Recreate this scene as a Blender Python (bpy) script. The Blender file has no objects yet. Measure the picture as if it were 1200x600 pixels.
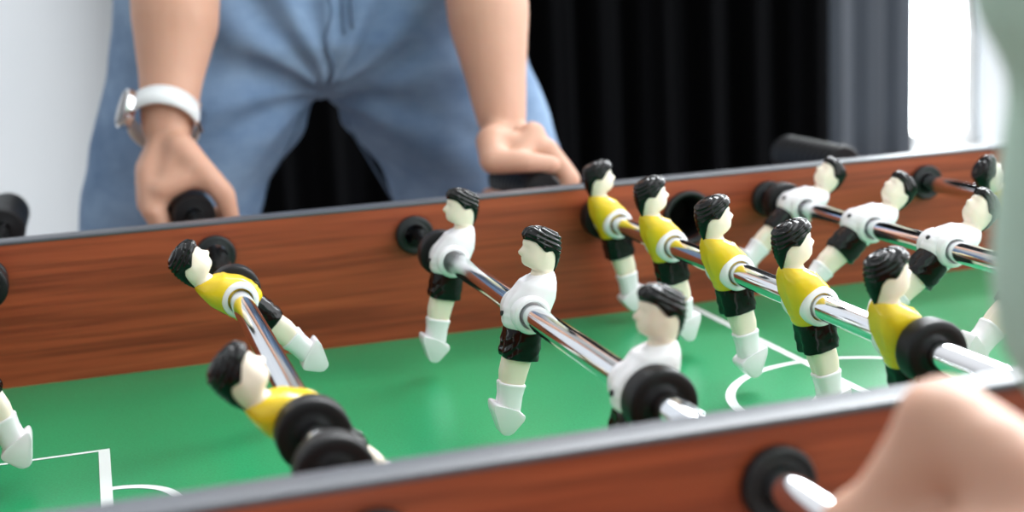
import bpy, bmesh, math, random
from mathutils import Vector, Matrix, Euler, noise

S = bpy.context.scene
COL = S.collection
PI = math.pi
H = 0.80                       # rods' axis height above the floor
R = math.radians
random.seed(4)

# ------------------------------------------------------------------ materials
def mat(name, col, rough=0.5, metal=0.0, spec=0.5, coat=0.0, coat_rough=0.1, sss=0.0, sss_r=(1, .35, .2), sss_s=0.004):
    m = bpy.data.materials.new(name); m.use_nodes = True
    b = m.node_tree.nodes['Principled BSDF']
    b.inputs['Base Color'].default_value = (*col, 1)
    b.inputs['Roughness'].default_value = rough
    b.inputs['Metallic'].default_value = metal
    b.inputs['Specular IOR Level'].default_value = spec
    b.inputs['Coat Weight'].default_value = coat
    b.inputs['Coat Roughness'].default_value = coat_rough
    if sss:
        b.inputs['Subsurface Weight'].default_value = sss
        b.inputs['Subsurface Radius'].default_value = sss_r
        b.inputs['Subsurface Scale'].default_value = sss_s
    return m

def nodes(m):
    nt = m.node_tree
    return nt, nt.nodes, nt.links, nt.nodes['Principled BSDF']

def add_noise(m, scale=(1, 1, 1), nscale=5, detail=4, stops=None, bump=0.0, bump_dist=0.001, distortion=0.0, coord='Object'):
    nt, N, L, b = nodes(m)
    tc = N.new('ShaderNodeTexCoord'); mp = N.new('ShaderNodeMapping')
    mp.inputs['Scale'].default_value = scale
    L.new(tc.outputs[coord], mp.inputs['Vector'])
    n = N.new('ShaderNodeTexNoise'); n.inputs['Scale'].default_value = nscale; n.inputs['Detail'].default_value = detail
    n.inputs['Distortion'].default_value = distortion
    L.new(mp.outputs['Vector'], n.inputs['Vector'])
    if stops:
        r = N.new('ShaderNodeValToRGB')
        while len(r.color_ramp.elements) < len(stops): r.color_ramp.elements.new(.5)
        for e, (p, c) in zip(r.color_ramp.elements, stops): e.position = p; e.color = (*c, 1)
        L.new(n.outputs['Fac'], r.inputs['Fac']); L.new(r.outputs['Color'], b.inputs['Base Color'])
    if bump:
        bp = N.new('ShaderNodeBump'); bp.inputs['Strength'].default_value = bump; bp.inputs['Distance'].default_value = bump_dist
        L.new(n.outputs['Fac'], bp.inputs['Height']); L.new(bp.outputs['Normal'], b.inputs['Normal'])
    return n

M = {}
def wood():
    m = mat('mahogany_veneer', (.2, .05, .02), rough=.42, spec=.45)
    nt, N, L, b = nodes(m)
    tc = N.new('ShaderNodeTexCoord')
    mp = N.new('ShaderNodeMapping'); mp.inputs['Scale'].default_value = (3.2, 24, 62); mp.inputs['Location'].default_value = (.7, 3.1, 5.3)
    L.new(tc.outputs['Object'], mp.inputs['Vector'])
    n = N.new('ShaderNodeTexNoise'); n.inputs['Scale'].default_value = 1.0; n.inputs['Detail'].default_value = 6; n.inputs['Distortion'].default_value = .45
    L.new(mp.outputs['Vector'], n.inputs['Vector'])
    r = N.new('ShaderNodeValToRGB')
    st = [(.24, (.165, .029, .011)), (.42, (.27, .050, .0175)), (.60, (.35, .070, .0245)), (.80, (.44, .102, .038))]
    while len(r.color_ramp.elements) < 4: r.color_ramp.elements.new(.5)
    for e, (p, c) in zip(r.color_ramp.elements, st): e.position = p; e.color = (*c, 1)
    L.new(n.outputs['Fac'], r.inputs['Fac'])
    mp2 = N.new('ShaderNodeMapping'); mp2.inputs['Scale'].default_value = (9, 260, 260)
    L.new(tc.outputs['Object'], mp2.inputs['Vector'])
    n2 = N.new('ShaderNodeTexNoise'); n2.inputs['Scale'].default_value = 1; n2.inputs['Detail'].default_value = 3
    L.new(mp2.outputs['Vector'], n2.inputs['Vector'])
    r2 = N.new('ShaderNodeValToRGB'); r2.color_ramp.elements[0].color = (.72, .70, .68, 1); r2.color_ramp.elements[0].position = .35
    r2.color_ramp.elements[1].color = (1.08, 1.08, 1.08, 1); r2.color_ramp.elements[1].position = .6
    L.new(n2.outputs['Fac'], r2.inputs['Fac'])
    mx = N.new('ShaderNodeMix'); mx.data_type = 'RGBA'; mx.blend_type = 'MULTIPLY'; mx.inputs['Factor'].default_value = 1
    L.new(r.outputs['Color'], mx.inputs['A']); L.new(r2.outputs['Color'], mx.inputs['B'])
    L.new(mx.outputs['Result'], b.inputs['Base Color'])
    return m
M['wood'] = wood()
M['cap'] = mat('grey_edge_trim', (.075, .08, .095), rough=.42, spec=.5)
M['felt'] = mat('green_playfield', (0, .2, .1), rough=.29, spec=.6)
add_noise(M['felt'], (1, 1, 1), 700, 4, [(.3, (.006, .245, .088)), (.7, (.014, .335, .130))])
M['line'] = mat('white_playfield_line', (.78, .84, .82), rough=.4)
M['rubber'] = mat('black_rubber', (.006, .006, .007), rough=.45, spec=.25)
M['hole'] = mat('black_plastic', (.004, .004, .005), rough=.5)
M['flange'] = mat('black_moulded_plastic', (.010, .011, .013), rough=.4, spec=.4)
M['chrome'] = mat('chrome', (.84, .84, .87), rough=.10, metal=1.0)
M['cream'] = mat('cream_plastic', (.88, .765, .64), rough=.28, spec=.5, sss=.15, sss_s=.002)
M['white'] = mat('white_plastic', (.86, .835, .865), rough=.22, spec=.5)
M['yellow'] = mat('yellow_paint', (.78, .54, .018), rough=.2, spec=.5)
M['black'] = mat('black_gloss_paint', (.003, .003, .0035), rough=.13, spec=.32)
M['skin'] = mat('skin', (.58, .32, .22), rough=.5, spec=.4, sss=.2, sss_s=.006)
add_noise(M['skin'], nscale=14, detail=3, stops=[(.3, (.56, .31, .215)), (.7, (.62, .355, .255))])
M['denim'] = mat('washed_denim', (.2, .33, .52), rough=.85, spec=.2)
M['seam'] = mat('denim_seam', (.12, .18, .28), rough=.85, spec=.2)
M['sage'] = mat('sage_cotton', (.44, .60, .51), rough=.9, spec=.15)
M['tee'] = mat('grey_cotton', (.5, .5, .52), rough=.9, spec=.15)
M['shoe'] = mat('white_canvas', (.7, .7, .7), rough=.8)
M['darkcloth'] = mat('dark_trousers', (.04, .045, .06), rough=.9, spec=.1)
M['hairbrown'] = mat('brown_hair', (.03, .016, .009), rough=.5)
M['strap'] = mat('white_watch_strap', (.72, .75, .76), rough=.4)
M['steel'] = mat('polished_steel', (.75, .75, .77), rough=.12, metal=1)
M['glassdark'] = mat('dark_watch_glass', (.03, .012, .008), rough=.05, spec=.8)
M['wall'] = mat('white_painted_wall', (.70, .735, .77), rough=.8, spec=.2)
add_noise(M['wall'], nscale=3.2, detail=3, stops=[(.3, (.74, .785, .83)), (.7, (.79, .83, .87))])
M['frame'] = mat('white_window_frame', (.8, .8, .8), rough=.4)
M['floor'] = mat('grey_oak_floor', (.3, .26, .22), rough=.45)
add_noise(M['floor'], (1, 14, 1), 3, 5, [(.3, (.24, .20, .165)), (.7, (.36, .31, .26))])
M['blackout'] = mat('black_curtain_cloth', (.0022, .0024, .003), rough=.95, spec=.05)
def sheer():
    m = mat('grey_curtain_cloth', (.12, .13, .15), rough=.9, spec=.1)
    nt, N, L, b = nodes(m)
    t = N.new('ShaderNodeBsdfTranslucent'); t.inputs['Color'].default_value = (.20, .215, .24, 1)
    mx = N.new('ShaderNodeMixShader'); mx.inputs['Fac'].default_value = .35
    L.new(b.outputs['BSDF'], mx.inputs[1]); L.new(t.outputs['BSDF'], mx.inputs[2])
    L.new(mx.outputs['Shader'], N['Material Output'].inputs['Surface'])
    return m
M['sheer'] = sheer()
def glass():
    m = bpy.data.materials.new('window_glass'); m.use_nodes = True
    nt = m.node_tree; N, L = nt.nodes, nt.links
    N.remove(N['Principled BSDF'])
    t = N.new('ShaderNodeBsdfTransparent'); t.inputs['Color'].default_value = (.95, .97, .97, 1)
    g = N.new('ShaderNodeBsdfGlossy'); g.inputs['Roughness'].default_value = .02
    mx = N.new('ShaderNodeMixShader'); mx.inputs['Fac'].default_value = .06
    L.new(t.outputs[0], mx.inputs[1]); L.new(g.outputs[0], mx.inputs[2]); L.new(mx.outputs[0], N['Material Output'].inputs['Surface'])
    return m
M['glass'] = glass()

# ------------------------------------------------------------------ helpers
def mesh_obj(name, me, m=None, parent=None, smooth=True):
    o = bpy.data.objects.new(name, me); COL.objects.link(o)
    if m is not None:
        me.materials.clear()
        for x in (m if isinstance(m, (list, tuple)) else [m]): me.materials.append(x)
    if smooth:
        for p in me.polygons: p.use_smooth = True
    if parent is not None: o.parent = parent
    return o

def to_mesh(bm, name):
    bmesh.ops.recalc_face_normals(bm, faces=bm.faces)
    me = bpy.data.meshes.new(name); bm.to_mesh(me); bm.free()
    return me

def obj(name, bm, m, parent=None, smooth=True, sharp=None):
    if sharp is not None:
        bm.normal_update()
        for e in bm.edges:
            if len(e.link_faces) == 2 and e.calc_face_angle(0) > sharp: e.smooth = False
    return mesh_obj(name, to_mesh(bm, name), m, parent, smooth)

def empty(name, loc, label=None, cat=None, group=None):
    o = bpy.data.objects.new(name, None); COL.objects.link(o); o.location = loc
    o.empty_display_size = .05
    tag(o, label, cat, group)
    return o
def tag(o, label=None, cat=None, group=None, kind=None):
    if label: o['label'] = label
    if cat: o['category'] = cat
    if group: o['group'] = group
    if kind: o['kind'] = kind
    return o

def bridge(bm, rings, cap=(True, True)):
    vs = [[bm.verts.new(p) for p in r] for r in rings]
    n = len(vs[0]); fs = []
    for a, b in zip(vs, vs[1:]):
        for i in range(n):
            fs.append(bm.faces.new((a[i], a[(i + 1) % n], b[(i + 1) % n], b[i])))
    if cap[0]: fs.append(bm.faces.new(list(reversed(vs[0]))))
    if cap[1]: fs.append(bm.faces.new(vs[-1]))
    return fs

def box(bm, c, s, bevel=0.0, seg=2):
    r = bmesh.ops.create_cube(bm, size=1)
    for v in r['verts']: v.co = Vector((v.co.x * s[0] + c[0], v.co.y * s[1] + c[1], v.co.z * s[2] + c[2]))
    if bevel:
        es = list({e for v in r['verts'] for e in v.link_edges})
        bmesh.ops.bevel(bm, geom=es, offset=bevel, segments=seg, affect='EDGES', profile=.5)

def frame_of(d):
    d = d.normalized()
    a = Vector((0, 0, 1)) if abs(d.z) < .9 else Vector((0, 1, 0))
    u = d.cross(a).normalized(); return u, d.cross(u)

def lathe(bm, prof, axis='Y', n=40, origin=(0, 0, 0), close=False):
    """prof: (t along axis, radius)."""
    o = Vector(origin); rings = []
    for t, r in prof:
        ring = []
        for i in range(n):
            a = 2 * PI * i / n
            if axis == 'Y': p = Vector((r * math.cos(a), t, r * math.sin(a)))
            elif axis == 'Z': p = Vector((r * math.cos(a), r * math.sin(a), t))
            else: p = Vector((t, r * math.cos(a), r * math.sin(a)))
            ring.append(o + p)
        rings.append(ring)
    if close: rings.append(rings[0]); 
    vs = [[bm.verts.new(p) for p in r] for r in (rings[:-1] if close else rings)]
    if close: vs.append(vs[0])
    for a, b in zip(vs, vs[1:]):
        for i in range(n): bm.faces.new((a[i], a[(i + 1) % n], b[(i + 1) % n], b[i]))
    if not close:
        bm.faces.new(list(reversed(vs[0]))); bm.faces.new(vs[-1])

def tube(bm, pts, rad, n=10):
    pts = [Vector(p) for p in pts]; rings = []
    for i, p in enumerate(pts):
        d = (pts[min(i + 1, len(pts) - 1)] - pts[max(i - 1, 0)])
        u, v = frame_of(d)
        r = rad[i] if isinstance(rad, (list, tuple)) else rad
        rings.append([p + (u * math.cos(2 * PI * k / n) + v * math.sin(2 * PI * k / n)) * r for k in range(n)])
    bridge(bm, rings)

def baked(o):
    """evaluate modifiers of a temporary object, return its mesh, remove the object"""
    dg = bpy.context.evaluated_depsgraph_get(); dg.update()
    me = bpy.data.meshes.new_from_object(o.evaluated_get(dg))
    old = o.data; bpy.data.objects.remove(o); bpy.data.meshes.remove(old)
    return me

def remesh(bm, voxel, iters=4, factor=.5):
    o = mesh_obj('tmp', to_mesh(bm, 'tmp'))
    r = o.modifiers.new('r', 'REMESH'); r.mode = 'VOXEL'; r.voxel_size = voxel
    if iters:
        s = o.modifiers.new('s', 'SMOOTH'); s.factor = factor; s.iterations = iters
    return baked(o)

def cut(bm_body, bm_cut):
    a = mesh_obj('tmp_a', to_mesh(bm_body, 'a'), smooth=False); b = mesh_obj('tmp_b', to_mesh(bm_cut, 'b'), smooth=False)
    md = a.modifiers.new('b', 'BOOLEAN'); md.operation = 'DIFFERENCE'; md.object = b; md.solver = 'EXACT'
    me = baked(a)
    d = b.data; bpy.data.objects.remove(b); bpy.data.meshes.remove(d)
    for p in me.polygons: p.use_smooth = False
    return me

def ball(bm, c, r, seg=14):
    x = bmesh.ops.create_uvsphere(bm, u_segments=seg, v_segments=seg // 2 + 1, radius=1)
    rr = r if isinstance(r, (tuple, list)) else (r, r, r)
    for v in x['verts']: v.co = Vector((v.co.x * rr[0], v.co.y * rr[1], v.co.z * rr[2])) + Vector(c)

def limb(bm, pts, rad, n=16):
    """chain of tapered capsules (overlapping closed pieces, fused by the voxel remesh)"""
    for (p, r), (q, s) in zip(zip(pts, rad), zip(pts[1:], rad[1:])):
        p, q = Vector(p), Vector(q); u, v = frame_of(q - p)
        bridge(bm, [[c + (u * math.cos(2 * PI * k / n) + v * math.sin(2 * PI * k / n)) * t for k in range(n)] for c, t in ((p, r), (q, s))])
    for p, r in zip(pts, rad): ball(bm, p, r)

def ell_loft(bm, secs, n=32):
    """secs: (centre, half x, half y, power) horizontal superellipse rings"""
    rings = []
    for c, a, b, pw in secs:
        ring = []
        for k in range(n):
            t = 2 * PI * k / n; cs, sn = math.cos(t), math.sin(t)
            ring.append((c[0] + a * math.copysign(abs(cs) ** (2 / pw), cs), c[1] + b * math.copysign(abs(sn) ** (2 / pw), sn), c[2]))
        rings.append(ring)
    bridge(bm, rings)

# ------------------------------------------------------------------ camera (fitted)
cam_d = bpy.data.cameras.new('camera'); cam = bpy.data.objects.new('camera', cam_d); COL.objects.link(cam)
cam.location = (-0.45155614, -0.73442604, 0.18523268 + H)
cam.rotation_euler = (1.3748854689601606, 0.04976691436562565, -0.30023998416793124)
cam_d.sensor_width = 36; cam_d.lens = 1613.91 / 1200 * 36
cam_d.clip_start = .01
cam_d.dof.use_dof = True; cam_d.dof.focus_distance = .80; cam_d.dof.aperture_fstop = 5.4
S.camera = cam

# ------------------------------------------------------------------ dimensions
YW = .2825; TOP = .0244; FD = .0813; TH = .018; SP = .15; XL = .60
RX = {1: -.534, 2: -.375, 3: -.225, 4: -.075, 5: .075, 6: .225}

# ------------------------------------------------------------------ the table
table = empty('foosball_table', (0, 0, 0), 'mahogany brown foosball table with green pitch, grey edged rails and black bushings', 'game table')
def rail(name, sgn):
    b = bmesh.new()
    yc = sgn * (YW + TH / 2)
    box(b, (0, yc, H + (TOP - .0025 - .17) / 2), (2 * XL + .04, TH, TOP - .0025 + .17), 0)
    c = bmesh.new()
    for x in RX.values(): lathe(c, [(-.05, .0090), (.05, .0090)], 'Y', 32, (x, yc, H))
    if sgn > 0: lathe(c, [(-.05, .0172), (.05, .0172)], 'Y', 40, (.003, yc, H - .0093))
    me = cut(b, c)
    o = mesh_obj(name, me, M['wood'], table, smooth=False)
    b = bmesh.new()
    box(b, (0, yc, H + TOP - .0014), (2 * XL + .044, TH + .0008, .0028), .0011, 3)
    t = obj('edge_trim', b, M['cap'], o, sharp=R(60)); t['label'] = 'grey edge trim along the rail top'
    return o
rail('side_rail', 1); rail('side_rail', -1)
for sx in (-1, 1):
    b = bmesh.new(); box(b, (sx * (XL + .02), 0, H + (TOP - .0025 - .17) / 2), (.04, 2 * YW, TOP - .0025 + .17), .001)
    c = bmesh.new(); box(c, (sx * (XL + .0), 0, H - FD + .032), (.06, .17, .06))
    e = mesh_obj('end_rail', cut(b, c), M['wood'], table, smooth=False)
    b = bmesh.new(); box(b, (sx * (XL + .02), 0, H + TOP - .0018), (.041, 2 * YW, .0036), .001); obj('edge_trim', b, M['cap'], e)

# pitch with its painted lines
def strip(bm, pts_in, pts_out, z, mi):
    a = [bm.verts.new((x, y, z)) for x, y in pts_in]; c = [bm.verts.new((x, y, z)) for x, y in pts_out]
    for i in range(len(a) - 1):
        f = bm.faces.new((a[i], a[i + 1], c[i + 1], c[i])); f.material_index = mi
def arc(cx, cy, r, a0, a1, n=64, ry=None):
    ry = ry or r
    return [(cx + r * math.cos(a0 + (a1 - a0) * i / n), cy + ry * math.sin(a0 + (a1 - a0) * i / n)) for i in range(n + 1)]
b = bmesh.new(); box(b, (0, 0, H - FD - .006), (2 * XL, 2 * YW, .012))
zl = H - FD + .00025; w = .0066
def rect(x0, x1, y0, y1): strip(b, [(x0, y0), (x1, y0)], [(x0, y1), (x1, y1)], zl, 1)
rect(-w / 2, w / 2, -YW, -.0912); rect(-w / 2, w / 2, -.0852, .0852); rect(-w / 2, w / 2, .0912, YW)
strip(b, arc(0, 0, .0915, 0, 2 * PI, 96), arc(0, 0, .0915 - w, 0, 2 * PI, 96), zl, 1)
for s in (-1, 1):
    xo = s * .462; xi = s * (.462 + w)
    rect(min(xo, xi), max(xo, xi), -.108, .108)
    for sy in (-1, 1): rect(min(xi, s * XL), max(xi, s * XL), sy * .108 - (w * .5 if sy > 0 else 0), sy * .108 + (w * .5 if sy < 0 else 0))
    a0 = -PI / 2 if s < 0 else PI / 2
    strip(b, arc(xo, 0, .037, a0, a0 + PI, 40), arc(xo, 0, .0315, a0, a0 + PI, 40), zl, 1)
me = bpy.data.meshes.new('playfield')
bmesh.ops.recalc_face_normals(b, faces=b.faces)
for f in b.faces:
    if f.material_index == 1 and f.normal.z < 0: f.normal_flip()
b.to_mesh(me); b.free()
me.materials.append(M['felt']); me.materials.append(M['line'])
pf = mesh_obj('playfield', me, None, table, smooth=False); pf['label'] = 'green pitch with white painted lines'
# apron below the pitch and legs
b = bmesh.new(); box(b, (0, 0, H - .135), (2 * XL, 2 * YW, .07)); obj('cabinet_base', b, M['wood'], table, smooth=False)
for sx in (-1, 1):
    for sy in (-1, 1):
        b = bmesh.new(); bridge(b, [[(sx * (XL - .04) + dx * h, sy * (YW - .04) + dy * h, z) for dx, dy in ((-1, -1), (1, -1), (1, 1), (-1, 1))] for z, h in ((0.0, .028), (.02, .032), (H - .17, .042))])
        obj('leg', b, M['wood'], table, smooth=False)
# bushings
def bushing_bm(out):
    """flange with a raised rim; out = +1 faces towards -Y (inside of the far rail)"""
    b = bmesh.new()
    prof = [(0, .0085), (0, .0146), (-.0035, .0148), (-.0052, .0140), (-.0056, .0130), (-.0048, .0112), (-.0046, .0098), (-.0052, .0090), (-.0050, .0082), (.004, .0080), (.004, .0085)]
    lathe(b, [(out * t, r) for t, r in prof], 'Y', 44, close=True)
    return b
proto = {}
for i, x in RX.items():
    for sgn in (1, -1):
        for side in (1, -1):                         # 1: pitch side, -1: outer side of the rail
            key = sgn * side
            if key not in proto: proto[key] = to_mesh(bushing_bm(key), 'bushing')
            y = sgn * (YW if side > 0 else YW + TH)
            o = mesh_obj('rod_bushing', proto[key], M['flange'], table); o.location = (x, y, H)
            if len(proto[key].materials) == 0: proto[key].materials.append(M['flange'])
# ball entry cup
b = bmesh.new()
lathe(b, [(0, .0172), (0, .0222), (-.0025, .0226), (-.0042, .0216), (-.0046, .0205), (-.0036, .0180), (.004, .0168), (TH + .01, .0165), (TH + .03, .0150), (TH + .03, .0), (TH + .031, .0), (TH + .031, .0172)], 'Y', 48, (.003, YW, H - .0093), close=True)
cup = obj('ball_entry_cup', b, M['hole'], table); cup['label'] = 'round black ball entry cup'

# ------------------------------------------------------------------ player figure (local f = +x forward, y along the rod, z up; origin on the rod axis), metres
mm = .001
def sup(f0, f1, hw, pw, t):
    cs, sn = math.cos(t), math.sin(t)
    return ((f0 + f1) / 2 + (f1 - f0) / 2 * math.copysign(abs(cs) ** (2 / pw), cs), hw * math.copysign(abs(sn) ** (2 / pw), sn))
def interp(secs, z):
    if z <= secs[0][0]: return secs[0][1:]
    for a, b_ in zip(secs, secs[1:]):
        if a[0] <= z <= b_[0]:
            k = (z - a[0]) / (b_[0] - a[0]); return tuple(p + (q - p) * k for p, q in zip(a[1:], b_[1:]))
    return secs[-1][1:]
def sec_loft(bm, secs, n=32, sub=1, bump=None, neckline=False):
    zs = [s[0] for s in secs]; zz = []
    for a, c in zip(zs, zs[1:]): zz += [a + (c - a) * k / sub for k in range(sub)]
    zz.append(zs[-1]); rings = []
    for z in zz:
        f0, f1, hw, pw = interp(secs, z); ring = []
        for k in range(n):
            t = 2 * PI * k / n; f, y = sup(f0, f1, hw, pw, t)
            if bump:
                d = bump(f, y, z, t)
                c = (f0 + f1) / 2; l = math.hypot(f - c, y) or 1
                f += (f - c) / l * d[0] + d[1]; y += y / l * d[0]
            z_ = z - max(0, z - 17) / 8 * max(0, f + 10) * .38 if neckline else z
            ring.append((f * mm, y * mm, z_ * mm))
        rings.append(ring)
    bridge(bm, rings)
g = lambda x, s: math.exp(-(x / s) ** 2)

HEAD = [(13, -13.2, 2.6, 8.4, 2.4), (20, -12.8, .4, 7.0, 2.2), (24.3, -12.4, -.2, 6.5, 2.1), (26.0, -12.5, 4.4, 6.7, 2.1), (28, -12.8, 6.5, 7.2, 2.2), (31, -13, 7.3, 7.7, 2.3),
        (35, -13.2, 7.3, 8.0, 2.3), (38.5, -13.2, 7.8, 8.1, 2.3), (42, -12.6, 7.4, 7.7, 2.2), (45, -10.8, 5.6, 6.4, 2.1), (46.8, -7.5, 2.8, 4.2, 2.0), (47.6, -4, -.6, 1.6, 2.0)]
LEG = [(-60, -5.6, 6.5, 6.19, 2.8), (-50, -5.8, 7.0, 6.36, 2.8), (-42, -6.6, 8.4, 6.62, 2.8), (-37, -7.2, 9.2, 6.88, 2.8), (-30, -8.2, 8.8, 7.4, 2.8), (-22, -9, 8.6, 8.08, 2.8), (-10, -10, 9.5, 9.0, 2.6), (0, -10.5, 10.5, 9.45, 2.5)]
def head_bump(f, y, z, t):
    fr = f > 0
    dx = 0
    if fr:
        dz = z - 33.0
        dx += 3.1 * g(y, 1.4) * (g(dz, 1.5) if dz < 0 else g(dz, 3.2))      # nose
        dx += .5 * g(z - 39.2, 1.2) * g(y, 5)                               # brow
        dx -= .9 * (g(y - 3, 1.7) + g(y + 3, 1.7)) * g(z - 36.6, 1.5)       # eye sockets
        dx += .35 * (g(y - 3, 1.2) + g(y + 3, 1.2)) * g(z - 36.3, .8)       # eyes
        dx += .6 * g(z - 30.2, .55) * g(y, 2.4) + .6 * g(z - 28.9, .55) * g(y, 2.2)   # lips
        dx -= .4 * g(z - 29.5, .35) * g(y, 2.6)
        dx += .9 * g(z - 26.9, 1.1) * g(y, 2.6)                             # chin
    r = 1.1 * g(z - 34.6, 2.3) * g(f + 3.6, 1.5)                            # ears
    r -= .5 * g(z - 34.6, 1.1) * g(f + 3.4, .7)
    return (r, dx)
def groove(f, y, z, t):                                                     # the line between the two legs
    return (0, (-1.3 if f > 0 else 1.0) * g(y, 1.7))
def body_bm():
    b = bmesh.new()
    low = [s for s in LEG]
    TR = [(6, -12, 9.0, 10, 2.5)]
    secs = low + TR + HEAD
    def bump(f, y, z, t):
        if z > 23: return head_bump(f, y, z, t)
        if z < -4: return groove(f, y, z, t)
        return (0, 0)
    zs = []
    sec_loft(b, secs, 40, 3, bump)
    return b
def hair_bm():
    b = bmesh.new(); n = 80; rings = []
    def zb(t):                                     # lower hair line by angle (0 = forehead)
        a = abs(math.degrees(math.atan2(math.sin(t), math.cos(t))))
        P = [(0, 40.8), (35, 41.4), (62, 40.8), (80, 38.4), (92, 35.8), (100, 36.8), (114, 37.2), (132, 34.5), (152, 28.5), (168, 24.6), (180, 23.4)]
        for (p, q), (r_, s) in zip(P, P[1:]):
            if p <= a <= r_: return q + (s - q) * (a - p) / (r_ - p)
        return 23.2
    levels = [0, .0, .04, .09] + [.09 + .89 * q / 26 for q in range(1, 27)] + [1.0]
    for li, k in enumerate(levels):
        ring = []
        for i in range(n):
            t = 2 * PI * i / n
            z0 = zb(t); ztop = 49.3
            kk = math.sin(k * PI / 2) ** .92
            z = z0 + (ztop - z0) * kk
            f0, f1, hw, pw = interp(HEAD, min(z, 42.5))
            shrink = 1 if z < 42.5 else math.sqrt(max(0, 1 - ((z - 42.5) / (ztop + .05 - 42.5)) ** 2.6))
            c = (f0 + f1) / 2 + (.5 if z > 42 else 0)
            f, y = sup(f0, f1, hw, pw, t)
            off = -.4 if li == 0 else (1.5 if k > .1 else .7 + k * 6)
            # combed strands: ridges sweeping from the forehead back over the crown and down to the nape
            ph = 2.35 * (z - .34 * f) if abs(math.sin(t)) > .45 or f < -6 else 1.9 * y + .4 * f
            rid = .46 * math.sin(ph) * min(1, k * 5) * (1 if shrink > .25 else shrink * 4)
            if f > 2: off += .9 * g(z - 45, 3) * (1 if li else 0)           # quiff
            l = math.hypot(f - c, y) or 1
            fx = c + ((f - c) + (f - c) / l * (off + rid)) * shrink; yy = (y + y / l * (off + rid)) * shrink
            zz = z + (rid * .8 + .16 * (fx + 3) * .35 if shrink < .9 else 0)
            ring.append((fx * mm, yy * mm, zz * mm))
        rings.append(ring)
    bridge(b, rings)
    return b
SHIRT = [(-10.5, -11.4, 10.8, 9.9, 2.6), (-8.5, -12.0, 12.0, 10.8, 2.6), (-4, -12.8, 13.2, 11.3, 2.6), (0, -13.6, 13.3, 11.7, 2.7), (4, -14.3, 11.9, 12.2, 2.8), (10, -14.7, 9.0, 12.6, 3.0), (15.5, -14.8, 6.0, 12.5, 3.0), (19.4, -14.5, 3.8, 11.4, 2.8), (22.2, -14.0, 2.4, 9.6, 2.5), (24.0, -13.4, 1.4, 7.9, 2.3), (24.9, -12.8, .4, 6.9, 2.2)]
def shirt_bump(f, y, z, t):
    r = 0; dx = 0
    # short sleeves: a rounded ridge at each side, its hem and the fold behind it
    r += .9 * g(f + 3.5, 4.5) * g(z - 8.5, 5.5)
    r -= 1.0 * g(z + 1.5, 1.5) * g(f + 3.5, 5)
    if f > 0:
        dx += .9 * (g(y - 5.5, 3.4) + g(y + 5.5, 3.4)) * g(z - 7.5, 4)      # chest
        dx -= .5 * g(y, 1.3) * g(z - 8, 5)
        v = abs(abs(y) * 1.0 - (z - 11.5) * .62)                            # V collar
        if z > 11: dx += .75 * g(v, .8)
    else:
        dx += .7 * g(y, 1.6) * g(z - 4, 7)                                  # spine hollow
        dx -= .7 * (g(y - 6, 3) + g(y + 6, 3)) * g(z - 10, 4)
    r += .25 * math.sin(z * 1.3 + f * .5) * g(z + 5, 4)
    return (r, dx)
SHORTS = [(-28.2, -9.6, 9.2, 8.93, 3.0), (-27.6, -11.6, 10.6, 9.86, 3.0), (-24, -11.9, 10.9, 10.14, 3.0), (-18, -11.8, 10.9, 10.23, 3.0), (-12, -11.6, 10.8, 10.23, 2.8), (-8.0, -11.0, 10.4, 9.86, 2.6)]
def shorts_bump(f, y, z, t):
    k = min(1, max(0, (-11 - z) / 8))
    return (.35 * math.sin(f * 1.1 + z * .9) * k, (-2.0 if f > 0 else 1.6) * g(y, 1.9) * k)
SOCK = [(-59, -6.8, 7.6, 6.88, 2.8), (-56, -6.9, 7.8, 6.88, 2.8), (-50, -6.6, 7.9, 7.05, 2.8), (-45, -7.2, 8.9, 7.4, 2.8), (-44.2, -7.5, 9.2, 7.57, 2.8), (-43.2, -7.5, 9.2, 7.57, 2.8), (-42.6, -6.9, 8.8, 7.05, 2.8)]
def boot_bm():
    b = bmesh.new()
    P = [(10.4, -54.6), (11.2, -56.2), (10.2, -60.0), (3.6, -72.4), (1.2, -73.8), (-2.0, -73.6), (-4.2, -71.8), (-9.0, -63.6), (-9.4, -61.2), (-8.0, -59.6), (-4.6, -58.2), (2, -56.6)]
    def hw(z): return 7.6 if z > -61 else 7.6 - (-61 - z) * .15
    for s in (1,):
        left = [b.verts.new((f * mm, hw(z) * mm, z * mm)) for f, z in P]
        right = [b.verts.new((f * mm, -hw(z) * mm, z * mm)) for f, z in P]
        n = len(P)
        b.faces.new(left); b.faces.new(list(reversed(right)))
        for i in range(n): b.faces.new((left[i], right[i], right[(i + 1) % n], left[(i + 1) % n]))
    bmesh.ops.bevel(b, geom=[e for e in b.edges if abs(e.verts[0].co.y - e.verts[1].co.y) < 1e-6 or True], offset=.0011, segments=2, affect='EDGES', profile=.5)
    return b
def collar_bm():
    b = bmesh.new()
    lathe(b, [(t * mm, r * mm) for t, r in [(-13.0, 7.9), (-14.7, 8.1), (-15.0, 8.7), (-14.8, 10.0), (-14.0, 10.9), (-12.4, 11.4), (12.4, 11.4), (14.0, 10.9), (14.8, 10.0), (15.0, 8.7), (14.7, 8.1), (13.0, 7.9)]], 'Y', 44, close=True)
    return b
def screw_bm():
    b = bmesh.new(); lathe(b, [(12.6 * mm, 1.5 * mm), (14.2 * mm, 1.6 * mm), (14.35 * mm, 1.2 * mm), (14.35 * mm, .3 * mm), (13.9 * mm, .2 * mm)], 'X', 16, (0, 0, -3 * mm))
    return b

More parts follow.
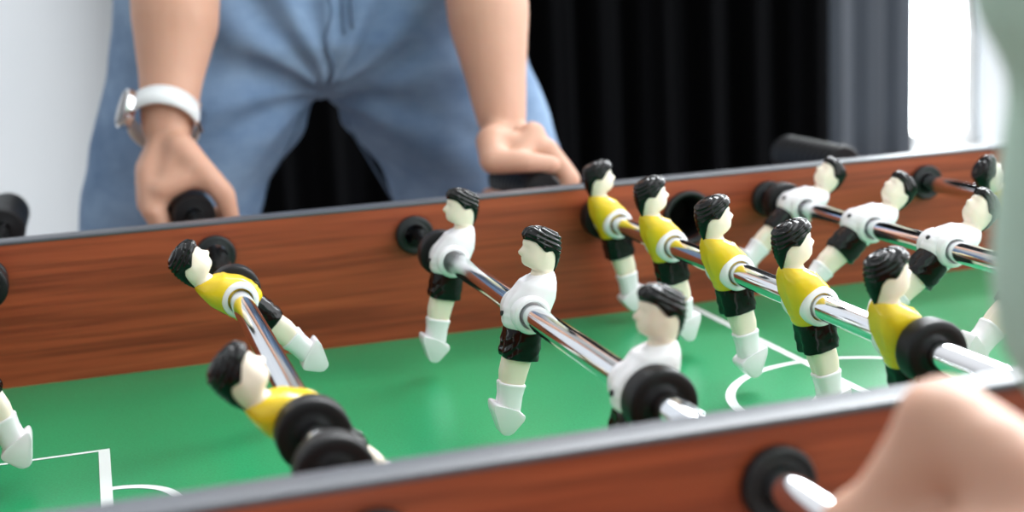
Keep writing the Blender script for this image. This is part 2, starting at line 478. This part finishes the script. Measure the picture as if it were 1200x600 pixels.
FIG = {}
def lofted(secs, bump, n=40, sub=3, neckline=False):
    b = bmesh.new(); sec_loft(b, secs, n, sub, bump, neckline); return b
def fig_meshes(kind):
    sh = M['yellow'] if kind == 'yellow' else M['white']
    out = {}
    def mk(nm, bm, m, sharp=None):
        if sharp:
            bm.normal_update()
            for e in bm.edges:
                if len(e.link_faces) == 2 and e.calc_face_angle(0) > sharp: e.smooth = False
        me = to_mesh(bm, kind + '_' + nm); me.materials.append(m)
        for p in me.polygons: p.use_smooth = True
        out[nm] = me
    mk('figure', body_bm(), M['cream'])
    mk('hair', hair_bm(), M['black'])
    mk('shirt', lofted(SHIRT, shirt_bump, 48, 3, True), sh, R(70))
    mk('shorts', lofted(SHORTS, shorts_bump), M['black'], R(50))
    mk('socks', lofted(SOCK, lambda f, y, z, t: (0, (-.7 if f > 0 else .5) * g(y, 1.4))), M['white'], R(60))
    mk('boots', boot_bm(), M['white'], R(40))
    mk('rod_collar', collar_bm(), M['white'], R(50))
    mk('fixing_screw', screw_bm(), M['hole'], R(40))
    return out
FIG['yellow'] = fig_meshes('yellow'); FIG['white'] = fig_meshes('white')
SUB = ['hair', 'shirt', 'shorts', 'socks', 'boots', 'rod_collar', 'fixing_screw']
def figure(kind, parent, y, tilt, face, label=None):
    ms = FIG[kind]
    o = bpy.data.objects.new('player_figure', ms['figure']); COL.objects.link(o)
    o.parent = parent; o.location = (0, y, 0)
    o.rotation_euler = (0, R(-tilt), 0 if face > 0 else PI)
    for k in SUB:
        c = bpy.data.objects.new(k, ms[k]); COL.objects.link(c); c.parent = o
    if label: o['label'] = label
    return o

# ------------------------------------------------------------------ rods
def grip_bm(y0, y1):
    """black grip between y0 (rod side) and y1 (free end)"""
    b = bmesh.new(); s = 1 if y1 > y0 else -1; L = abs(y1 - y0)
    prof = [(0, .0075), (0, .0165), (.003, .0188), (.008, .0190), (.010, .0178)]
    k = .016
    while k < L - .012:
        prof += [(k, .0178), (k + .0015, .0184), (k + .006, .0184), (k + .0075, .0178)]; k += .011
    prof += [(L - .008, .0180), (L - .004, .0188), (L - .001, .0178), (L, .0140), (L, .0075)]
    lathe(b, [(y0 + s * t, r) for t, r in prof], 'Y', 36, close=True)
    return b
def bumper_bm():
    b = bmesh.new()
    lathe(b, [(-.007, .0070), (-.007, .0150), (-.0062, .0160), (-.0045, .0164), (.0045, .0164), (.0062, .0160), (.007, .0150), (.0064, .0140), (.0066, .0108), (.0072, .0100), (.0070, .0070)], 'Y', 44, close=True)
    return b
BUMP = to_mesh(bumper_bm(), 'bumper'); BUMP.materials.append(M['rubber'])
def game_rod(i, kind, men, tilt, face, bumps, y0, y1, grip, label):
    root = empty('game_rod', (RX[i], 0, H), label, 'foosball rod', 'rods across the foosball table')
    b = bmesh.new()
    lathe(b, [(y0, .0055), (y0 + .0005, .0068), (y0 + .001, .0071), (y1 - .001, .0071), (y1 - .0005, .0068), (y1, .0055)], 'Y', 40)
    t = obj('rod_tube', b, M['chrome'], root, sharp=R(50)); t['label'] = 'chrome tube'
    for y in bumps:
        o = mesh_obj('bumper', BUMP, None, root); o.location = (0, y, 0); o['label'] = 'black rubber bumper'
    obj('grip', grip_bm(*grip), M['rubber'], root, sharp=R(50))['label'] = 'black ribbed grip'
    # cap on the free end
    ye, s = (y0, -1) if grip[1] > 0 else (y1, 1)
    b = bmesh.new(); lathe(b, [(ye - s * .012, .0071), (ye - s * .012, .0082), (ye + s * .001, .0084), (ye + s * .004, .0070), (ye + s * .005, .0030)], 'Y', 28)
    obj('end_cap', b, M['rubber'], root, sharp=R(50))
    for j, y in enumerate(men):
        figure(kind, root, y, tilt[j] if isinstance(tilt, (list, tuple)) else tilt, face, '%s-shirted player figure with black hair and shorts' % kind)
    return root
HB = .0150; B2 = .007
def span(a, c): return (a - HB - B2, c + HB + B2)
game_rod(1, 'yellow', [.058], 22, 1, [-.19, .252], -.40, .60, (.50, .61), 'goalkeeper rod at the left edge with a single yellow figure cut off by the frame')
game_rod(2, 'yellow', [.128, -.1475], 44, 1, [-.219, -.1475 - HB - B2 + .003, .128 + HB + B2], -.44, .58, (.478, .590), 'rod with two yellow-shirted figures lying back with heads to the left')
game_rod(3, 'white', [.176, .003, -.170], 13, -1, span(-.170, .176), -.47, .34, (-.386, -.478), 'rod with three upright white-shirted figures facing left')
game_rod(4, 'yellow', [.249, .146, .045, -.057, -.153], 12, 1, span(-.153, .249), -.33, .54, (.418, .535), 'rod with five yellow-shirted figures standing upright and facing right')
game_rod(5, 'white', [.232, .134, .036, -.062, -.161], 48, -1, span(-.161, .232), -.47, .35, (-.362, -.475), 'rod with white-shirted figures tipped forward, heads towards the right')
game_rod(6, 'yellow', [.156, -.017, -.190], 45, 1, span(-.190, .156), -.36, .53, (.415, .530), 'rightmost visible rod whose yellow figure is half hidden by the green shirt')

# ------------------------------------------------------------------ people
def hand(bm, O, a, l, u=(0, 0, 1), wrist=(.006, -.012, .082), thumb=None, k=1.0):
    """left/right hand closed round a grip of axis a through O; l = side of the knuckles; offsets are (l, a, u)."""
    O, a, l, u = Vector(O), Vector(a), Vector(l), Vector(u)
    P = lambda t: O + l * t[0] * k + a * t[1] * k + u * t[2] * k
    mcp = [(.0335, .034, .006), (.0355, .012, .009), (.0345, -.010, .007), (.031, -.030, .003)]
    pip = [(.016, .036, -.0315), (.016, .012, -.0335), (.015, -.011, -.0325), (.013, -.031, -.030)]
    dip = [(-.0155, .035, -.0275), (-.016, .012, -.0285), (-.0155, -.010, -.028), (-.0145, -.029, -.0265)]
    tip = [(-.0290, .034, -.0075), (-.0295, .012, -.0065), (-.029, -.009, -.0075), (-.027, -.027, -.009)]
    rr = [.0095, .0098, .0094, .0084]
    W = Vector(wrist)
    for j in range(4):
        r = rr[j] * k
        limb(bm, [P(mcp[j]), P(pip[j]), P(dip[j]), P(tip[j])], [r * 1.12, r * 1.0, r * .90, r * .80], 12)
        c0 = (W.x + .004, W.y + (.012, .004, -.005, -.013)[j], W.z - .014)
        mid = tuple((p + q) / 2 + e for p, q, e in zip(c0, mcp[j], (.007, 0, .002)))
        limb(bm, [P(c0), P(mid), P(mcp[j])], [.0135 * k, .0130 * k, r * 1.2], 12)
    th = thumb or [(.004, .020, .056), (-.011, .036, .037), (-.0275, .041, .016), (-.032, .038, -.008)]
    limb(bm, [P((W.x, W.y + .006, W.z - .016)), P(th[0]), P(th[1]), P(th[2]), P(th[3])], [.014 * k, .0145 * k, .0120 * k, .0105 * k, .0085 * k], 12)
    if thumb is None: limb(bm, [P((-.019, .036, .027)), P((.001, .036, .0315)), P((.025, .035, .023))], [.0095 * k, .0098 * k, .0105 * k], 12)
    # thenar web between thumb and palm
    limb(bm, [P(th[0]), P((.016, .026, .034)), P(mcp[0])], [.0125 * k, .0115 * k, .010 * k], 12)
    limb(bm, [P((.006, .016, .048)), P(tuple((p + q) / 2 for p, q in zip(th[1], (.016, .026, .034))))], [.013 * k, .0105 * k], 12)
    return P(wrist)

def head_bm(bm, c, fwd, k=1.0):
    c = Vector(c); f = Vector(fwd).normalized(); s = f.cross(Vector((0, 0, 1)))
    def at(x, y, z): return c + f * x * k + s * y * k + Vector((0, 0, z * k))
    def eb(p, r):
        x = bmesh.ops.create_uvsphere(bm, u_segments=20, v_segments=12, radius=1)
        for v in x['verts']: v.co = at(p[0] + v.co.x * r[0], p[1] + v.co.y * r[1], p[2] + v.co.z * r[2])
    eb((-.012, 0, .03), (.098, .077, .088)); eb((.025, 0, -.035), (.062, .062, .075)); eb((.055, 0, -.085), (.030, .034, .024))
    eb((.088, 0, -.008), (.018, .013, .026)); eb((.083, 0, -.052), (.012, .026, .007)); eb((.082, 0, -.062), (.012, .023, .008))
    eb((.076, 0, .03), (.016, .052, .012))
    for sy in (-1, 1):
        eb((.072, sy * .031, .008), (.014, .016, .010)); eb((-.008, sy * .078, -.002), (.020, .010, .031))

def grow_by(me, f):
    me.update()
    nm = [v.normal.copy() for v in me.vertices]
    for v, n in zip(me.vertices, nm): v.co += n * f(v.co)
    me.update()

# --- the player across the table
person_a = empty('person', (-.22, .70, 0), 'person in blue jeans with a white watch behind the far rail, both hands on grips', 'person')
inv = Matrix.Translation((.22, -.64, 0))
def pobj(name, me, m, parent):
    o = mesh_obj(name, me, m, parent)
    if parent.type == 'EMPTY': me.transform(Matrix.Translation(-parent.location))
    return o
def Z(p): return (p[0], p[1], p[2] + H)
b = bmesh.new()
wr = hand(b, (RX[2], .527, H), (0, -1, 0), (-1, 0, 0), wrist=(.012, -.014, .076))
wl = hand(b, (RX[4], .478, H), (0, -1, 0), (1, 0, 0), wrist=(-.012, -.020, .064),
          thumb=[(-.034, .018, .046), (-.040, .040, .030), (-.014, .050, .0285), (.012, .052, .024)])
fa1 = Vector(Z((-.370, .568, .165))); fa2 = Vector(Z((-.352, .615, .33)))
fb1 = Vector(Z((-.085, .530, .150))); fb2 = Vector(Z((-.070, .60, .33)))
limb(b, [wr, wr.lerp(fa1, .45), fa1, fa1.lerp(fa2, .6), fa2], [.0240, .0290, .0395, .0440, .042], 20)
limb(b, [wl, wl.lerp(fb1, .45), fb1, fb1.lerp(fb2, .6), fb2], [.0240, .0295, .0385, .0440, .042], 20)
limb(b, [fa2, Z((-.40, .66, .45)), Z((-.385, .645, .585))], [.040, .046, .052], 20)
limb(b, [fb2, Z((-.035, .66, .45)), Z((-.055, .645, .585))], [.040, .046, .052], 20)
ell_loft(b, [(Z((-.22, .72, .12)), .11, .07, 2.4), (Z((-.22, .715, .2)), .14, .09, 2.4), (Z((-.22, .71, .30)), .13, .09, 2.4), (Z((-.22, .68, .45)), .155, .105, 2.4), (Z((-.22, .64, .58)), .165, .09, 2.6), (Z((-.22, .625, .635)), .10, .06, 2.2)])
limb(b, [Z((-.22, .62, .60)), Z((-.22, .58, .72))], [.06, .055])
head_bm(b, Z((-.22, .55, .79)), (0, -1, -.25))
for sx, kx, fx in ((-.32, -.425, -.475), (-.12, .0, .045)):
    limb(b, [Z((sx, .72, .10)), Z((sx + (kx - sx) * .55, .71, -.04)), Z((kx, .70, -.32)), Z((fx, .71, -.73))], [.07, .06, .045, .035])
    limb(b, [Z((fx, .715, -.735)), Z((fx + (.0), .60, -.765))], [.033, .026])
me = remesh(b, .0036, 5)
pobj('body', me, M['skin'], person_a)
# jeans
b = bmesh.new()
JS = 1.0
def jx(x): return -.222 + (x + .222) * JS
ell_loft(b, [(Z((jx(x), .712, z)), r * JS, q * JS, pw) for x, z, r, q, pw in [(-.222, .082, .09, .06, 2.2), (-.220, .10, .17, .105, 2.4), (-.217, .135, .205, .128, 2.5), (-.217, .19, .197, .128, 2.5), (-.217, .27, .175, .115, 2.4)]])
def leg_secs(side):
    if side < 0: cs = [(-.312, .27, .080), (-.322, .19, .097), (-.332, .10, .106), (-.350, .05, .105), (-.376, .0, .094), (-.392, -.06, .089), (-.415, -.20, .080), (-.44, -.35, .070), (-.462, -.55, .062), (-.475, -.755, .060)]
    else: cs = [(-.130, .27, .080), (-.118, .19, .098), (-.106, .10, .109), (-.089, .05, .111), (-.063, .0, .098), (-.046, -.06, .094), (-.02, -.20, .082), (.01, -.35, .071), (.035, -.55, .062), (.05, -.755, .060)]
    return [(Z((jx(x), .707, z)), r * JS, r * JS * 1.02 + .004, 2.15) for x, z, r in reversed(cs)]
ell_loft(b, leg_secs(-1)); ell_loft(b, leg_secs(1))
me = remesh(b, .0048, 7)
cr = Vector(Z((-.228, .61, .088)))
def folds(co):
    dx, dz = co.x - cr.x, co.z - cr.z
    d = math.hypot(dx, dz); phi = math.atan2(dz, abs(dx))
    n1 = noise.noise(co * 9); n2 = noise.noise(Vector((co.x * 5, co.y * 5, co.z * 26)) + Vector((dx * 3, 0, abs(dx) * 9)))
    v = .0050 * math.sin(phi * 11 + n1 * 2.6 + d * 9) * math.exp(-((d - .09) / .10) ** 2)
    v += .0034 * n2 + .0015 * noise.noise(co * 30)
    v += .004 * g(dx, .012) * (1 if dz > .01 else 0) * (1 if co.y < .67 else 0)
    return v
grow_by(me, folds)
jeans = pobj('jeans', me, M['denim'], person_a)
nt, N, L, bs = nodes(M['denim'])
tc = N.new('ShaderNodeTexCoord')
n1 = N.new('ShaderNodeTexNoise'); n1.inputs['Scale'].default_value = 7; n1.inputs['Detail'].default_value = 6; n1.inputs['Roughness'].default_value = .62
mp = N.new('ShaderNodeMapping'); mp.inputs['Scale'].default_value = (1, 1, 1.7)
L.new(tc.outputs['Object'], mp.inputs['Vector']); L.new(mp.outputs['Vector'], n1.inputs['Vector'])
rp = N.new('ShaderNodeValToRGB'); rp.color_ramp.elements[0].position = .33; rp.color_ramp.elements[1].position = .68
rp.color_ramp.elements[0].color = (.115, .190, .320, 1); rp.color_ramp.elements[1].color = (.26, .375, .54, 1)
L.new(n1.outputs['Fac'], rp.inputs['Fac']); L.new(rp.outputs['Color'], bs.inputs['Base Color'])
n2 = N.new('ShaderNodeTexNoise'); n2.inputs['Scale'].default_value = 900; L.new(tc.outputs['Object'], n2.inputs['Vector'])
bp = N.new('ShaderNodeBump'); bp.inputs['Strength'].default_value = .3; bp.inputs['Distance'].default_value = .0006
L.new(n2.outputs['Fac'], bp.inputs['Height']); L.new(bp.outputs['Normal'], bs.inputs['Normal'])
# fly and inseam stitching follow the cloth
from mathutils.bvhtree import BVHTree
def surf_path(ob, pts, lift=.001):
    me_ = ob.data; tree = BVHTree.FromPolygons([v.co for v in me_.vertices], [p.vertices for p in me_.polygons])
    out = []
    off = ob.parent.location
    for p in pts:
        q = Vector(p) - off
        loc, nrm, idx, dist = tree.ray_cast(Vector((q.x, -.6, q.z)), Vector((0, 1, 0)))
        if loc is not None: out.append(loc + Vector((0, -lift, 0)))
    return out
def seam(pts, r):
    q = surf_path(jeans, pts)
    if len(q) > 2:
        b_ = bmesh.new(); tube(b_, q, r, 8); obj('seam', b_, M['seam'], jeans)
seam([Z((-.228 + .004 * math.sin(i), .5, .098 + i * .009)) for i in range(16)], .0016)
seam([Z((-.213, .5, .145 + i * .009)) for i in range(12)], .0011)
seam([Z((-.205, .5, .150 + i * .009)) for i in range(12)], .0011)
seam([Z((-.208 + i * .0052, .5, .072 - i * .0105)) for i in range(16)], .0013)
seam([Z((-.246 - i * .0052, .5, .072 - i * .0105)) for i in range(16)], .0013)
# shirt above the frame, shoes behind the table
b = bmesh.new()
ell_loft(b, [(Z((-.22, .71, .235)), .188, .130, 2.4), (Z((-.22, .71, .30)), .168, .120, 2.4), (Z((-.22, .68, .45)), .185, .128, 2.4), (Z((-.22, .645, .58)), .19, .108, 2.6), (Z((-.22, .625, .655)), .085, .070, 2.2)])
limb(b, [Z((-.385, .645, .585)), Z((-.40, .655, .46))], [.068, .064], 20); limb(b, [Z((-.055, .645, .585)), Z((-.037, .655, .46))], [.068, .064], 20)
pobj('shirt', remesh(b, .006, 6), M['tee'], person_a)
b = bmesh.new(); ball(b, Z((-.22, .565, .835)), (.086, .104, .085), 24); ball(b, Z((-.22, .595, .79)), (.083, .085, .09), 24)
pobj('hair', remesh(b, .005, 3), M['hairbrown'], person_a)
for fx in (-.47, .045):
    b = bmesh.new(); limb(b, [Z((fx, .745, -.760)), Z((fx, .645, -.764)), Z((fx, .575, -.770))], [.038, .036, .028]); 
    for v in b.verts: v.co.z = max(v.co.z, .002)
    pobj('shoe', remesh(b, .005, 3), M['shoe'], person_a)
# wristwatch
d = (fa1 - wr).normalized(); wc = wr + d * .004 + Vector((-.003, 0, 0)); d = (d + Vector((.10, .62, 0))).normalized()
u_ = Vector((1, 0, 0)); u_ = (u_ - d * u_.dot(d)).normalized(); v_ = d.cross(u_)
def strap_ring(rx, ry, h, t=.0022):
    bb = bmesh.new(); n = 48; rings = []
    for s_, rr_ in ((-h, 0), (h, 0), (h, t), (-h, t)):
        rings.append([wc + d * s_ + u_ * math.cos(2 * PI * i / n) * (rx + rr_) + v_ * math.sin(2 * PI * i / n) * (ry + rr_) for i in range(n)])
    vs = [[bb.verts.new(p) for p in r_] for r_ in rings]; vs.append(vs[0])
    for A_, B_ in zip(vs, vs[1:]):
        for i in range(n): bb.faces.new((A_[i], A_[(i + 1) % n], B_[(i + 1) % n], B_[i]))
    return bb
bb = strap_ring(.0300, .0345, .0100)
watch = mesh_obj('wristwatch', to_mesh(bb, 'wristwatch'), M['strap'], person_a)
watch.data.transform(Matrix.Translation(-person_a.location)); watch['label'] = 'white watch strap'
def disc(c, nrm, prof, m, name):
    bb = bmesh.new(); lathe(bb, prof, 'Z', 36)
    q = Vector((0, 0, 1)).rotation_difference(nrm).to_matrix().to_4x4(); q.translation = c - person_a.location
    bmesh.ops.transform(bb, matrix=q, verts=bb.verts)
    return obj(name, bb, m, watch, sharp=R(40))
nr = (u_ * -.86 + Vector((0, -.50, -.15))).normalized(); nr = (nr - d * nr.dot(d)).normalized()
disc(wc + nr * .0305, nr, [(-.002, .0165), (.003, .0185), (.007, .0185), (.0085, .0170), (.0085, .0150)], M['steel'], 'watch_case')
disc(wc + nr * .0305, nr, [(.007, .0160), (.0092, .0158), (.0098, .0140)], M['glassdark'], 'watch_glass')
nb = (u_ * .97 + Vector((0, -.35, 0))).normalized(); nb = (nb - d * nb.dot(d)).normalized()
bb = bmesh.new(); box(bb, (0, 0, 0), (.017, .023, .005), .0015)
q = Matrix((nb.cross(d), d, nb)).transposed().to_4x4(); q.translation = wc + nb * .0325 - person_a.location
bmesh.ops.transform(bb, matrix=q, verts=bb.verts); obj('watch_clasp', bb, M['steel'], watch, sharp=R(40))

# --- the player on the near side, partly in the frame
person_b = empty('person', (-.05, -.66, 0), 'person in a sage green shirt close at the right edge, hand on a near grip', 'person')
b = bmesh.new()
wn = hand(b, (RX[3], -.430, H), (0, 1, 0), (-1, 0, 0), wrist=(-.008, -.050, .054))
el = Vector(Z((-.186, -.510, .30)))
limb(b, [wn, Z((-.205, -.477, .11)), Z((-.199, -.487, .185)), el], [.0250, .029, .036, .038], 20)
limb(b, [el, Z((-.195, -.57, .42)), Z((-.195, -.64, .56))], [.040, .044, .050], 20)
w2 = hand(b, (RX[5], -.425, H), (0, 1, 0), (1, 0, 0), wrist=(-.010, -.026, .072))
el2 = Vector(Z((.105, -.515, .30)))
limb(b, [w2, w2.lerp(el2, .35), w2.lerp(el2, .75), el2], [.0250, .029, .036, .038], 20)
limb(b, [el2, Z((.115, -.60, .42)), Z((.115, -.64, .56))], [.040, .044, .050], 20)
CX = -.04
ell_loft(b, [(Z((CX, -.67, .0)), .12, .07, 2.4), (Z((CX, -.66, .15)), .135, .09, 2.4), (Z((CX, -.65, .25)), .13, .09, 2.4), (Z((CX, -.64, .42)), .15, .10, 2.4), (Z((CX, -.64, .55)), .155, .09, 2.6), (Z((CX, -.64, .60)), .09, .06, 2.2)])
limb(b, [Z((CX, -.64, .56)), Z((CX, -.60, .68))], [.06, .055])
head_bm(b, Z((CX, -.57, .745)), (0, 1, -.3))
for sx in (-.10, .10):
    limb(b, [Z((CX + sx * .8, -.68, .0)), Z((CX + sx * 1.3, -.70, -.35)), Z((CX + sx * 1.4, -.74, -.73))], [.065, .05, .035])
    limb(b, [Z((CX + sx * 1.4, -.74, -.735)), Z((CX + sx * 1.5, -.62, -.765))], [.033, .026])
pobj('body', remesh(b, .0038, 5), M['skin'], person_b)
b = bmesh.new()
ell_loft(b, [(Z((CX, -.66, .005)), .180, .122, 2.4), (Z((CX, -.655, .10)), .182, .124, 2.4), (Z((CX, -.645, .20)), .180, .126, 2.4), (Z((CX, -.635, .30)), .185, .130, 2.4), (Z((CX, -.63, .42)), .192, .130, 2.5), (Z((CX, -.635, .54)), .185, .11, 2.6), (Z((CX, -.635, .61)), .085, .070, 2.2)])
limb(b, [Z((-.195, -.64, .56)), Z((-.195, -.57, .42)), el, Z((-.195, -.49, .23)), Z((-.203, -.487, .196)), Z((-.203, -.4836, .158)), Z((-.206, -.474, .108))], [.066, .065, .065, .065, .0645, .048, .046], 20)
limb(b, [Z((.115, -.64, .56)), Z((.115, -.60, .42)), el2, w2.lerp(el2, .55), w2.lerp(el2, .14)], [.066, .063, .060, .050, .0415], 20)
me = remesh(b, .005, 6)
grow_by(me, lambda co: .0045 * noise.noise(Vector((co.x * 6, co.y * 6, co.z * 14))))
pobj('shirt', me, M['sage'], person_b)
b = bmesh.new()
ell_loft(b, [(Z((CX, -.67, -.10)), .165, .12, 2.4), (Z((CX, -.665, .03)), .168, .115, 2.4)])
for sx in (-.10, .10):
    ell_loft(b, [(Z((CX + sx * 1.4, -.73, -.75)), .06, .06, 2.1), (Z((CX + sx * 1.3, -.70, -.35)), .07, .07, 2.1), (Z((CX + sx, -.68, -.02)), .092, .10, 2.2)])
pobj('trousers', remesh(b, .006, 5), M['darkcloth'], person_b)
b = bmesh.new(); ball(b, Z((CX, -.59, .79)), (.086, .104, .085), 24); ball(b, Z((CX, -.62, .745)), (.083, .085, .09), 24)
pobj('hair', remesh(b, .005, 3), M['hairbrown'], person_b)
for sx in (-.15, .15):
    b = bmesh.new(); limb(b, [Z((CX + sx, -.76, -.760)), Z((CX + sx, -.66, -.764)), Z((CX + sx, -.59, -.770))], [.038, .036, .028])
    for v in b.verts: v.co.z = max(v.co.z, .002)
    pobj('shoe', remesh(b, .005, 3), M['shoe'], person_b)

# ------------------------------------------------------------------ room
b = bmesh.new(); box(b, (.4, .2, -.02), (7, 4.2, .04)); tag(obj('floor', b, M['floor'], smooth=False), kind='structure')
WY = 2.12; wx0, wx1, wz0, wz1 = .45, 1.605, .545, 2.35
def wall_piece(bm, x0, x1, z0, z1): box(bm, ((x0 + x1) / 2, WY + .025, (z0 + z1) / 2), (x1 - x0, .05, z1 - z0))
b = bmesh.new()
wall_piece(b, -3.1, wx0, 0, 2.7); wall_piece(b, wx1, 3.9, 0, 2.7); wall_piece(b, wx0, wx1, 0, wz0); wall_piece(b, wx0, wx1, wz1, 2.7)
tag(obj('wall_back', b, M['wall'], smooth=False), kind='structure')
b = bmesh.new()
fy = WY + .035
for x in (wx0 + .01, 1.555, wx1 - .01): box(b, (x, fy, (wz0 + wz1) / 2), (.02 if x != 1.555 else .008, .02, wz1 - wz0), .003)
for z in (wz0 + .02, wz1 - .02): box(b, ((wx0 + wx1) / 2, fy, z), (wx1 - wx0, .03, .03), .003)
win = tag(obj('window_1', b, M['frame'], smooth=False), kind='structure')
b = bmesh.new(); box(b, ((wx0 + wx1) / 2, fy + .005, (wz0 + wz1) / 2), (wx1 - wx0, .006, wz1 - wz0)); obj('pane', b, M['glass'], win, smooth=False)
b = bmesh.new(); box(b, ((wx0 + wx1) / 2, WY - .02, wz0 - .012), (wx1 - wx0 + .1, .16, .028), .005); tag(obj('trim_1', b, M['frame'], smooth=False), kind='structure')

def curtain(x0, x1, y, amp, per, z0, z1, seed, thick=.004, gather=.2):
    b = bmesh.new(); nx = int((x1 - x0) / .006); nz = 18
    rnd = random.Random(seed); ph = [rnd.uniform(0, 6) for _ in range(6)]
    def yy(x, k):
        t = (x - x0) / per * 2 * PI
        return y + amp * (math.sin(t + .6 * math.sin(t * .37 + ph[0]) + .15 * math.sin(3 * k + ph[1])) + .35 * math.sin(2.3 * t + ph[2] + k)) * (.8 + .3 * k)
    fr = []; bk = []
    for j in range(nz + 1):
        k = j / nz; z = z1 + (z0 - z1) * k
        fr.append([b.verts.new((x0 + (x1 - x0) * i / nx, yy(x0 + (x1 - x0) * i / nx, k), z)) for i in range(nx + 1)])
        bk.append([b.verts.new((x0 + (x1 - x0) * i / nx, yy(x0 + (x1 - x0) * i / nx, k) + thick, z)) for i in range(nx + 1)])
    for j in range(nz):
        for i in range(nx):
            b.faces.new((fr[j][i], fr[j][i + 1], fr[j + 1][i + 1], fr[j + 1][i])); b.faces.new((bk[j][i], bk[j + 1][i], bk[j + 1][i + 1], bk[j][i + 1]))
        b.faces.new((fr[j][0], fr[j + 1][0], bk[j + 1][0], bk[j][0])); b.faces.new((fr[j][nx], bk[j][nx], bk[j + 1][nx], fr[j + 1][nx]))
    for i in range(nx):
        for j in (0, nz): b.faces.new((fr[j][i], bk[j][i], bk[j][i + 1], fr[j][i + 1]))
    return b
c1 = obj('curtain', curtain(-.32, 1.10, 1.94, .028, .115, .04, 2.50, 3), M['blackout'])
tag(c1, 'black floor-length curtain hanging in folds behind the person in jeans', 'curtain')
c2 = obj('curtain', curtain(1.075, 1.315, 1.985, .020, .085, .04, 2.50, 8), M['sheer'])
tag(c2, 'narrow grey curtain panel between the black curtain and the bright window', 'curtain')
b = bmesh.new(); tube(b, [(-.42, 1.97, 2.52), (1.75, 1.97, 2.52)], .012, 14)
for x in (-.42, 1.75): ball(b, (x, 1.97, 2.52), .022)
for x in (-.36, .6, 1.70): box(b, (x, 2.045, 2.52), (.012, .15, .012))
tag(obj('curtain_rod', b, M['steel']), 'metal curtain rod on the back wall above the curtains', 'curtain rod')

# ------------------------------------------------------------------ daylight
wd = bpy.data.worlds.new('daylight'); S.world = wd; wd.use_nodes = True
N, L = wd.node_tree.nodes, wd.node_tree.links
bg = N['Background']; tc = N.new('ShaderNodeTexCoord')
def lobe(dirv, lo, hi):
    dv = Vector(dirv).normalized()
    n = N.new('ShaderNodeVectorMath'); n.operation = 'DOT_PRODUCT'; n.inputs[1].default_value = dv
    L.new(tc.outputs['Generated'], n.inputs[0])
    m = N.new('ShaderNodeMapRange'); m.interpolation_type = 'SMOOTHSTEP'; m.inputs['From Min'].default_value = lo; m.inputs['From Max'].default_value = hi
    L.new(n.outputs['Value'], m.inputs['Value']); return m.outputs['Result']
def mul(a, k):
    n = N.new('ShaderNodeMath'); n.operation = 'MULTIPLY'; L.new(a, n.inputs[0]); n.inputs[1].default_value = k; return n.outputs[0]
def add(a, c):
    n = N.new('ShaderNodeMath'); n.operation = 'ADD'; L.new(a, n.inputs[0])
    if isinstance(c, (int, float)): n.inputs[1].default_value = c
    else: L.new(c, n.inputs[1])
    return n.outputs[0]
up = mul(lobe((0, 0, 1), -.25, .9), .80)
right = mul(lobe((1, -.35, .55), .55, .95), 2.6)
back = mul(lobe((.45, .9, .25), .70, .93), 32.0)
side = mul(lobe((.72, -.68, .12), .72, .96), 1.6)
tot = add(add(add(add(up, right), back), side), .26)
L.new(tot, bg.inputs['Strength']); bg.inputs['Color'].default_value = (.95, .98, 1.0, 1)

# ------------------------------------------------------------------ colour management
vs = S.view_settings
S.display_settings.display_device = 'sRGB'
vs.view_transform = 'Standard'; vs.look = 'None'; vs.gamma = 1; vs.use_curve_mapping = False; vs.exposure = 0.0
